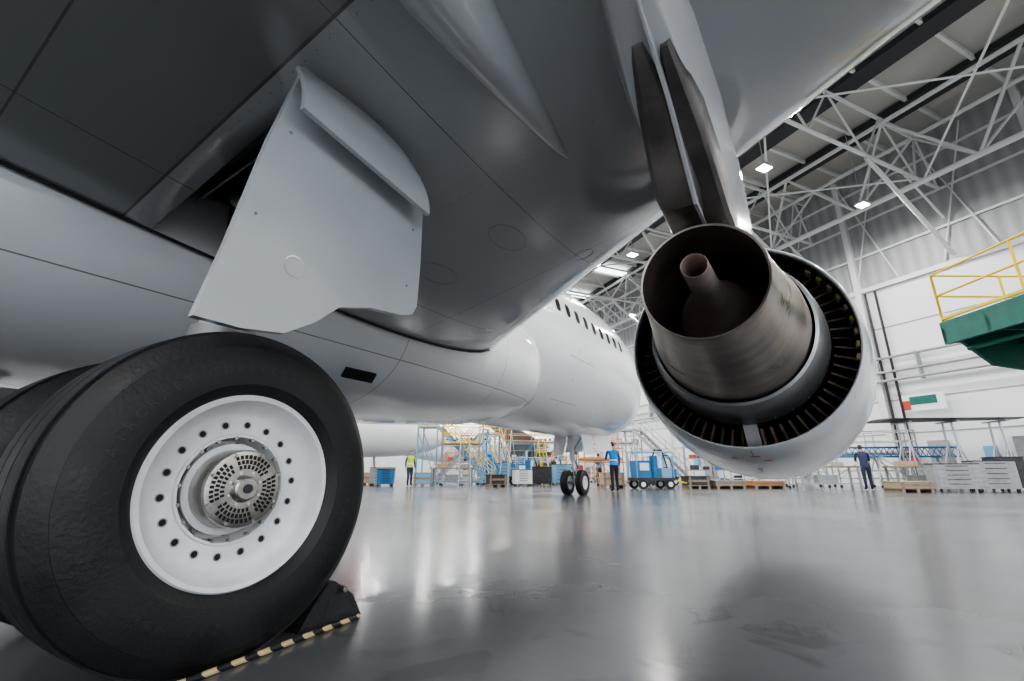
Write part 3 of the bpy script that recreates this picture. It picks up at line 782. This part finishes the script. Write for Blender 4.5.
def cart(loc, rz, k='blue', k2='lblue'):
    mb = MB()
    mb.box((0, 0, .4), (1.7, .9, .12), 'dkgrey')
    for x in (-.6, .6):
        for yy in (-.45, .45): mb.cyl((x, yy-.05, .2), (x, yy+.05, .2), .2, 'rubber', n=20); mb.cyl((x, yy-.06, .2), (x, yy+.06, .2), .1, 'white', n=14)
    mb.box((-.45, 0, .8), (.6, .75, .7), k); mb.box((.55, 0, .65), (.45, .7, .4), k2)
    mb.cyl((.05, -.2, .46), (.05, -.2, 1.35), .17, k, n=16); mb.cyl((.5, .18, .8), (.5, .18, 1.35), .13, 'white', n=16)
    for x in (-.8, .82):
        for yy in (-.42, .42): mb.cyl((x, yy, .46), (x, yy, 1.5), .022, 'lblue')
        mb.cyl((x, -.42, 1.5), (x, .42, 1.5), .022, 'lblue')
    for yy in (-.42, .42): mb.cyl((-.8, yy, 1.5), (.82, yy, 1.5), .022, 'lblue')
    mb.path([(.05, -.2, 1.35), (.1, -.3, 1.6), (.4, -.35, 1.55), (.6, -.3, .9)], .03, 'black')
    mb.box((-.45, -.385, .9), (.4, .02, .3), 'white')
    mb.cyl((.85, 0, .4), (1.5, 0, .25), .03, 'yellow'); mb.cyl((1.5, -.15, .25), (1.5, .15, .25), .025, 'yellow')
    for i in range(5): mb.box((-.65+.1*i, .385, .8), (.04, .02, .4), 'black')
    return mb.build('ground_service_cart', loc=loc, rz=rz)
def jack(loc, h=1.9, k='blue'):
    mb = MB()
    mb.cyl((0, 0, .25), (0, 0, h*.75), .16, k, n=16); mb.cyl((0, 0, h*.7), (0, 0, h), .08, 'chrome', n=14)
    for i in range(3):
        a = 2*pi*i/3+.4; q = Vector((cos(a), sin(a), 0))
        mb.cyl(q*.95+Vector((0, 0, .1)), q*.15+Vector((0, 0, h*.7)), .05, k); mb.cyl(q*.95+Vector((0, 0, .1)), q*.15+Vector((0, 0, .3)), .05, k); mb.cyl(q*.95, q*.95+Vector((0, 0, .12)), .14, 'dkgrey', n=14)
    return mb.build('aircraft_jack', loc=loc)
def crate(loc, rz, s=(1.1, .8, .7), k='wood'):
    mb = MB(); x, y, z = s
    for i in (-1, 0, 1): mb.box((i*x*.42, 0, .06), (.1, y, .12), 'wood')
    mb.box((0, 0, .13), (x, y, .03), 'wood'); mb.box((0, 0, .15+z/2), (x*.94, y*.94, z), k)
    for i in (-1, 1):
        mb.box((0, i*y*.48, .15+z/2), (x*.96, .02, .09), 'wood'); mb.box((i*x*.4, 0, .15+z/2), (.08, y*.97, z+.02), 'wood')
    mb.box((0, 0, .16+z), (x, y, .03), k)
    return mb.build('storage_crate', loc=loc, rz=rz)
def bench(loc, rz, k='lblue'):
    mb = MB(); mb.box((0, 0, .88), (2.2, .8, .06), 'wood')
    for x in (-1, 1):
        for yy in (-.34, .34): mb.box((x, yy, .43), (.07, .07, .86), k)
    mb.box((0, 0, .25), (2.05, .7, .04), k); mb.box((-.5, 0, 1.0), (.5, .4, .2), 'card'); mb.box((.5, .1, .98), (.35, .3, .16), 'grey'); mb.box((0, .1, .42), (.7, .4, .3), 'grey')
    return mb.build('workbench', loc=loc, rz=rz)
def rack(loc, rz, L=3.0, h=2.2, k='lblue', n=4):
    mb = MB()
    for x in (-L/2, 0, L/2):
        for yy in (-.4, .4): mb.box((x, yy, h/2), (.06, .06, h), k)
    for j in range(n):
        z = .15+(h-.25)*j/(n-1); mb.box((0, 0, z), (L, .8, .04), 'grey')
        x = -L/2+.25
        while x < L/2-.3 and j < n-1:
            ww = random.uniform(.25, .5); hh = random.uniform(.15, .4)
            mb.box((x+ww/2, random.uniform(-.1, .1), z+.02+hh/2), (ww, .5, hh), random.choice(['card', 'grey', 'white', 'dkgrey', 'blue', 'alu', 'dkgrey', 'red'])); x += ww+random.uniform(.03, .25)
    return mb.build('storage_rack', loc=loc, rz=rz)

# left/back cluster
stairs(G(-3.9, 28), PSI+1.4, 3.3); stairs(G(-1.6, 31.5), PSI-1.2, 3.2, 'orange', 'alu'); stairs(G(-.9, 36), PSI+.3, 3.4, 'yellow', 'blue')
scaffold(G(-2.4, 26.4), PSI+.2, 2.2, 1.3, 2.2, 'alu', 'yellow'); scaffold(G(2.2, 36), PSI+.1, 4, 1.4, 2.9, 'lblue', 'orange')
ladder(G(-1.0, 24), PSI+.9, 2.8, 'lblue'); ladder(G(.2, 26), PSI-.5, 3.0); ladder(G(-1.9, 22.5), PSI+.1, 2.4); ladder(G(2.2, 28), PSI+.4, 2.6, 'yellow')
cabinet(G(-6.4, 25), PSI, 1.2, .6, .9, 'grey'); cabinet(G(-5.9, 23.6), PSI+.3, .8, .6, .8, 'blue'); cabinet(G(-.1, 29), PSI, 1.2, .6, 1.2, 'lblue'); cabinet(G(.9, 24.2), PSI+.2, .9, .6, .8, 'white')
crate(G(-7.4, 26.5), PSI, (1.0, .8, .5), 'card'); crate(G(-4.1, 24.0), PSI+.2, (1, .7, .5), 'lblue'); bench(G(-2.7, 24.4), PSI, 'grey')
jack(G(-.9, 28.5), 2.3); jack(G(1.4, 30), 2.0, 'lblue')
cart(G(3.0, 30), PSI+.3, 'dkgrey', 'white'); cart(G(1.2, 27.3), PSI+.5, 'blue', 'red')
rack(G(-3.0, 40), PSI, 4, 2.4, 'grey'); rack(G(5.8, 37.5), PSI, 4, 2.4, 'orange'); rack(G(1.6, 40.5), PSI, 4, 2.6, 'blue')
cabinet(G(2.0, 25.2), PSI-.2, 1.0, .6, .95, 'dkgrey'); cabinet(G(3.2, 26.8), PSI, 1.1, .6, 1.1, 'lblue'); crate(G(-.4, 23.0), PSI+.3, (.9, .7, .4), 'dkgrey')
# around the nose
scaffold(G(5.0, 24.5), PSI+.1, 2.0, 1.2, 1.3, 'orange', 'orange', 'wood'); cart(G(6.2, 20), PSI+.15, 'blue', 'lblue'); cart(G(8.6, 26), PSI, 'lblue', 'blue')
crate(G(4.9, 21.6), PSI, (1, .8, .5), 'card'); cabinet(G(7.4, 23), PSI, 1, .5, .9, 'dkgrey'); ladder(G(7.2, 25.5), PSI+.6, 2.4)
crate(G(8.3, 20.6), PSI+.1, (1.0, .7, .35), 'dkgrey'); crate(G(9.6, 20.6), PSI+.1, (1.4, .9, .18), 'grey'); crate(G(11.3, 20.6), PSI, (1.4, .9, .15), 'orange')
stairs(G(8.9, 31), PSI+.8, 3.4, 'alu', 'alu'); stairs(G(5.0, 32.5), PSI-.6, 3.4, 'orange', 'white'); scaffold(G(8.4, 35.5), PSI, 3, 1.4, 2.8, 'alu', 'alu')
rack(G(12.0, 27.0), PSI-.3, 3, 2.2, 'grey')
# right-hand side
cabinet(G(15.9, 16.6), PSI-.3, 1.3, .6, .95, 'grey'); cabinet(G(17.3, 16.6), PSI-.3, 1.2, .6, 1.05, 'grey'); cabinet(G(18.5, 17.2), PSI-.3, .9, .6, 1.2, 'dkgrey')
crate(G(14.2, 16.6), PSI, (1.2, .8, .2), 'card'); bench(G(12.6, 18.4), PSI-.2, 'grey'); bench(G(16.2, 18.2), PSI-.2, 'grey')
scaffold(G(14.0, 23.2), PSI-.3, 3, 1.2, 1.4, 'alu', 'alu'); scaffold(G(17.6, 22.2), PSI-.4, 3.2, 1.2, 1.5, 'alu', 'alu'); scaffold(G(11.7, 22.0), PSI-.2, 2.4, 1.2, 1.7, 'alu', 'lblue')
# blue lattice boom on trestles
mb = MB(); Lb = 6.8
for yy in (-.18, .18):
    for z in (1.35, 1.75): mb.cyl((0, yy, z), (Lb, yy, z), .035, 'blue')
    for i in range(14): x = Lb*i/14; mb.cyl((x, yy, 1.35), (x+Lb/28, yy, 1.75), .02, 'blue'); mb.cyl((x+Lb/28, yy, 1.75), (x+Lb/14, yy, 1.35), .02, 'blue')
for i in range(15): x = Lb*i/14; mb.cyl((x, -.18, 1.75), (x, .18, 1.75), .02, 'blue'); mb.cyl((x, -.18, 1.35), (x, .18, 1.35), .02, 'blue')
for x in (.8, 3.4, 6.0):
    for sx in (-.35, .35):
        for yy in (-.4, .4): mb.cyl((x+sx, yy, 0), (x, yy*.4, 1.33), .03, 'alu')
    mb.box((x, 0, 1.32), (.2, .6, .05), 'alu')
mb.build('lattice_boom', loc=G(13.3, 21.2), rz=PSI-.12)
# removed wing panel on stands
mb = MB()
rings = []
for i in range(6):
    t = i/5; ch = 1.9-.9*t; r = []
    for j in range(20):
        a = 2*pi*j/20; r.append((5.2*t, ch*.5*cos(a)-.3*t, 2.85+.09*(1-.5*t)*sin(a)*(.7+.3*cos(a))))
    rings.append(r)
mb.loft(rings, 'dkgrey')
for x in (.8, 2.6, 4.4):
    for yy in (-.5, .3):
        mb.cyl((x, yy, 0), (x, yy*.6, 2.77), .04, 'alu'); mb.cyl((x-.5, yy, 0), (x, yy*.7, 1.8), .03, 'alu'); mb.cyl((x+.5, yy, 0), (x, yy*.7, 1.8), .03, 'alu')
    mb.box((x, -.1, 2.74), (.12, 1.2, .06), 'grey')
mb.build('detached_wing', loc=G(16.4, 19.9), rz=PSI-.15)

# ---- background airliners
def bg_air(loc, rz, sc, stripe):
    e = empty('airliner', loc, rz); e.scale = (sc,)*3
    mb = MB(); mb.loft([ell(*s, n=36) for s in FUS], 'fus')
    mb.build('fuselage', e, angle=50)
    mb = MB()
    y = -12.5
    while y < 12.3:
        for sx in (1, -1): mb.add([(sx*surf_x(y+a, 4.28+b, .02), y+a, 4.28+b) for a, b in ((-.11, -.16), (.11, -.16), (.11, .16), (-.11, .16))], [(0, 1, 2, 3)], 'glass')
        y += .533
    for sx in (1, -1):
        mb.add([(sx*surf_x(15.2, 4, .03), 15.2, 4), (sx*surf_x(15.2, 4.4, .03), 15.2, 4.4), (sx*surf_x(16.4, 4.15, .03), 16.4, 4.15), (sx*surf_x(16.5, 3.85, .03), 16.5, 3.85)], [(0, 1, 2, 3)], 'glass')
        if stripe != 'white':
            ys = [-2+i*2 for i in range(9)]
            for a, b in zip(ys[:-1], ys[1:]):
                mb.add([(sx*surf_x(a, 3.2, .015), a, 3.2), (sx*surf_x(b, 3.2, .015), b, 3.2), (sx*surf_x(b, 3.5, .015), b, 3.5), (sx*surf_x(a, 3.5, .015), a, 3.5)], [(0, 1, 2, 3)], stripe)
    mb.build('livery_and_windows', e, fixn=False)
    for sx, nm in ((1, 'wing_starboard'), (-1, 'wing_port')):
        mb = MB(); mb.loft(wing_rings(sx, bs), 'wingl'); mb.build(nm, e, angle=60)
        mb = MB(); O = (sx*EX, 0, EZ)
        mb.lathe([(4.12, .955), (4.12, .985), (5, 1.13), (6.3, 1.2), (7.5, 1.14), (8, .94), (7.9, .88), (7, .86), (7, .02)], O, (0, 1, 0), 'white', 40)
        mb.lathe([(1.98, .02), (1.98, .385), (3.3, .65), (4.5, .8), (4.5, .95)], O, (0, 1, 0), 'nozzle', 40)
        mb.box((sx*EX, 4.0, 3.05), (.3, 5, .5), 'white'); mb.build('jet_engine', e, angle=40)
    mb = MB()
    for sx in (1, -1):
        for cx in (3.1, 4.03): wheel(mb, sx*cx, 0, .61, .44, .33, sx, False)
        mb.cyl((sx*3.1, 0, .6), (sx*4.03, 0, .6), .07, 'grey'); mb.cyl((sx*3.56, 0, .6), (sx*3.6, .2, 2.8), .12, 'grey', n=14)
        wheel(mb, sx*.25, 12.64, .38, .22, .2, sx, False)
    mb.cyl((0, 12.64, .38), (0, 12.4, 2.0), .08, 'grey'); mb.cyl((-.25, 12.64, .38), (.25, 12.64, .38), .05, 'grey')
    mb.build('landing_gear', e)
    mb = MB(); tail(mb, stripe); mb.build('tail_surfaces', e)
bg_air(G(-22.0, 34.5), PSI-pi/2, 1.0, 'white')
bg_air(G(1, 55), PSI-1.45, 1.0, 'red')

# ================================================================== PEOPLE
def person(loc, rz, top, legs, vest=None, arms='down', lean=0.0, name='worker', helmet=None, sc=1.0):
    e = empty(name, loc, rz); e.scale = (sc,)*3
    m = mat(name+'_clothes', top, .8)
    nt = m.node_tree; b = nt.nodes['Principled BSDF']; tc = nt.nodes.new('ShaderNodeTexCoord'); sp = nt.nodes.new('ShaderNodeSeparateXYZ')
    nt.links.new(tc.outputs['Object'], sp.inputs[0])
    def cmp(op, s_, v):
        q = nt.nodes.new('ShaderNodeMath'); q.operation = op; nt.links.new(s_, q.inputs[0]); q.inputs[1].default_value = v; return q.outputs[0]
    def mul(a, c):
        q = nt.nodes.new('ShaderNodeMath'); q.operation = 'MULTIPLY'; nt.links.new(a, q.inputs[0]); nt.links.new(c, q.inputs[1]); return q.outputs[0]
    def mix(a, f, c):
        q = nt.nodes.new('ShaderNodeMix'); q.data_type = 'RGBA'; nt.links.new(f, q.inputs['Factor'])
        if isinstance(a, tuple): q.inputs['A'].default_value = (*a, 1)
        else: nt.links.new(a, q.inputs['A'])
        q.inputs['B'].default_value = (*c, 1); return q.outputs['Result']
    ax = nt.nodes.new('ShaderNodeMath'); ax.operation = 'ABSOLUTE'; nt.links.new(sp.outputs[0], ax.inputs[0])
    cur = top
    if vest: cur = mix(cur, cmp('LESS_THAN', ax.outputs[0], .19), vest)
    cur = mix(cur, mul(cmp('LESS_THAN', sp.outputs[2], .93), cmp('LESS_THAN', ax.outputs[0], .205)), legs)
    if vest: cur = mix(cur, mul(mul(cmp('GREATER_THAN', sp.outputs[2], 1.08), cmp('LESS_THAN', sp.outputs[2], 1.13)), cmp('LESS_THAN', ax.outputs[0], .19)), (.8, .8, .75))
    cur = mix(cur, cmp('LESS_THAN', sp.outputs[2], .09), (.02, .02, .02))
    cur = mix(cur, mul(cmp('GREATER_THAN', sp.outputs[2], 1.505), cmp('LESS_THAN', ax.outputs[0], .09)), (.55, .33, .24))
    nt.links.new(cur, b.inputs['Base Color'])
    def ly(z): return -lean*max(0, z-.95)
    V = [(0, 0, .96), (0, 0, 1.12), (0, 0, 1.33), (0, 0, 1.47), (0, -.01, 1.56)]
    Rr = [(.155, .115), (.145, .105), (.17, .12), (.08, .07), (.055, .055)]
    E = [(0, 1), (1, 2), (2, 3), (3, 4)]
    V = [(x, y+ly(z), z) for x, y, z in V]
    wr = {}
    for s_ in (-1, 1):
        o = len(V)
        if arms == 'work' or (arms == 'mixed' and s_ > 0):
            pts = [(s_*.19, 0, 1.42), (s_*.24, -.07, 1.16), (s_*.16, -.30, 1.13)]
        else: pts = [(s_*.19, 0, 1.42), (s_*.25, .02, 1.14), (s_*.255, -.06, .9)]
        pts = [(x, y+ly(1.42), z) for x, y, z in pts]
        V += pts; Rr += [(.065, .065), (.047, .047), (.033, .033)]; E += [(2, o), (o, o+1), (o+1, o+2)]; wr[s_] = (pts[1], pts[2])
        o = len(V); st = .04*s_
        V += [(s_*.09, 0, .88), (s_*.1, -.02+st, .5), (s_*.11, .02+st, .09), (s_*.125, -.13+st, .045)]
        Rr += [(.095, .1), (.066, .068), (.046, .05), (.04, .045)]; E += [(0, o), (o, o+1), (o+1, o+2), (o+2, o+3)]
    me = bpy.data.meshes.new('body'); me.from_pydata(V, E, []); ob = bpy.data.objects.new('body', me); COL.objects.link(ob); ob.parent = e
    me.materials.append(m)
    sk = ob.modifiers.new('skin', 'SKIN'); sk.use_smooth_shade = True
    for i, r in enumerate(Rr): me.skin_vertices[0].data[i].radius = r; me.skin_vertices[0].data[i].use_root = (i == 0)
    sb = ob.modifiers.new('sub', 'SUBSURF'); sb.levels = 2; sb.render_levels = 2
    for s_ in (-1, 1):
        el, w_ = Vector(wr[s_][0]), Vector(wr[s_][1]); d = (w_-el).normalized()
        side = Vector((0, -1, 0)) if abs(d.z) > .6 else Vector((-s_, 0, 0)); side = (side-d*side.dot(d)).normalized(); nrm = Vector((-s_, 0, 0)) if abs(d.z) > .6 else Vector((0, 0, -1))
        V2 = [w_, w_+d*.05, w_+d*.09]; R2 = [(.026,)*2, (.034, .022), (.036, .018)]; E2 = [(0, 1), (1, 2)]
        for k, (o_, ln) in enumerate(((.03, .07), (.01, .08), (-.01, .074), (-.03, .058))):
            o = len(V2); b0 = w_+d*.1+side*o_
            V2 += [b0, b0+d*ln*.5+nrm*.008, b0+d*ln*.85+nrm*.03]; R2 += [(.009,)*2, (.0085,)*2, (.0075,)*2]; E2 += [(2, o), (o, o+1), (o+1, o+2)]
        o = len(V2); V2 += [w_+d*.05+side*.04, w_+d*.085+side*.06+nrm*.015]; R2 += [(.011,)*2, (.009,)*2]; E2 += [(1, o), (o, o+1)]
        me = bpy.data.meshes.new('hand'); me.from_pydata(V2, E2, []); me.materials.append(M['skin']); hb = bpy.data.objects.new('hand', me); COL.objects.link(hb); hb.parent = e
        sk = hb.modifiers.new('skin', 'SKIN'); sk.use_smooth_shade = True
        for i, r in enumerate(R2): me.skin_vertices[0].data[i].radius = r; me.skin_vertices[0].data[i].use_root = (i == 0)
        hb.modifiers.new('sub', 'SUBSURF').levels = 1
    hc = Vector((0, -.02+ly(1.65), 1.65)); mb = MB()
    def blob(c_, rx, ry, rz_, k, z0=-1, z1=1, nn=14, sh=None):
        rings = []
        for j in range(nn+1):
            s_ = z0+(z1-z0)*j/nn; t = math.asin(max(-1, min(1, s_))); rr = max(.02, cos(t)); r = []
            for i in range(20):
                a = 2*pi*i/20; x, yy = rx*rr*cos(a), ry*rr*sin(a)
                if sh and s_ < 0: x *= 1+.25*s_; yy *= 1+.12*s_
                r.append((c_[0]+x, c_[1]+yy, c_[2]+rz_*s_))
            rings.append(r)
        mb.loft(rings, k)
    blob(hc, .078, .098, .115, 'skin', sh=True)
    mb.loft([[(hc.x+.014*cos(2*pi*i/8)*q, hc.y-.085-.025*q2, hc.z+zz+.01*sin(2*pi*i/8)) for i in range(8)] for q, q2, zz in ((.5, .3, .02), (1, 1, -.02), (.8, .4, -.03))], 'skin')
    for s_ in (-1, 1):
        blob((hc.x+s_*.03, hc.y-.088, hc.z+.012), .012, .008, .007, 'white', nn=6); blob((hc.x+s_*.03, hc.y-.095, hc.z+.012), .005, .003, .005, 'black', nn=4)
        blob((hc.x+s_*.08, hc.y+.005, hc.z), .01, .018, .03, 'skin', nn=6)
    mb.box((hc.x, hc.y-.091, hc.z-.052), (.045, .008, .007), 'red')
    blob(hc+Vector((0, .012, .012)), .086, .104, .116, helmet or 'hair', z0=.15, z1=1)
    if not helmet: blob(hc+Vector((0, .035, .0)), .078, .08, .1, 'hair', z0=-.45, z1=.5)
    mb.build('head', e, angle=60)
    return e
person(G(4.0, 17.2), PSI+pi+.15, (.02, .1, .35), (.02, .025, .05), vest=(.03, .32, .75), arms='mixed', lean=.18, sc=1.0)
person(G(-4.9, 24.6), PSI+.6, (.05, .06, .1), (.04, .05, .08), vest=(.6, .75, .05), arms='down')
person(G(14.6, 18.9), PSI+pi-.4, (.03, .04, .09), (.03, .035, .07), arms='work', lean=.3)
person(G(5.6, 28.0), PSI+2.2, (.03, .2, .5), (.03, .03, .05), arms='work')

# ================================================================== WORLD + CAMERA
wd = bpy.data.worlds.new('sky'); scene.world = wd; wd.use_nodes = True
bg = wd.node_tree.nodes['Background']; bg.inputs['Color'].default_value = (.84, .91, 1, 1); bg.inputs['Strength'].default_value = 3.0

cam = bpy.data.cameras.new('camera'); cam.lens = 16; cam.sensor_width = 36; cam.clip_start = .02; cam.clip_end = 500
co = bpy.data.objects.new('camera', cam); COL.objects.link(co); co.location = (6.05, -.9, .66)
co.rotation_euler = (radians(90+16.2), 0, radians(31.6)); scene.camera = co
scene.view_settings.look = 'AgX - Medium High Contrast'
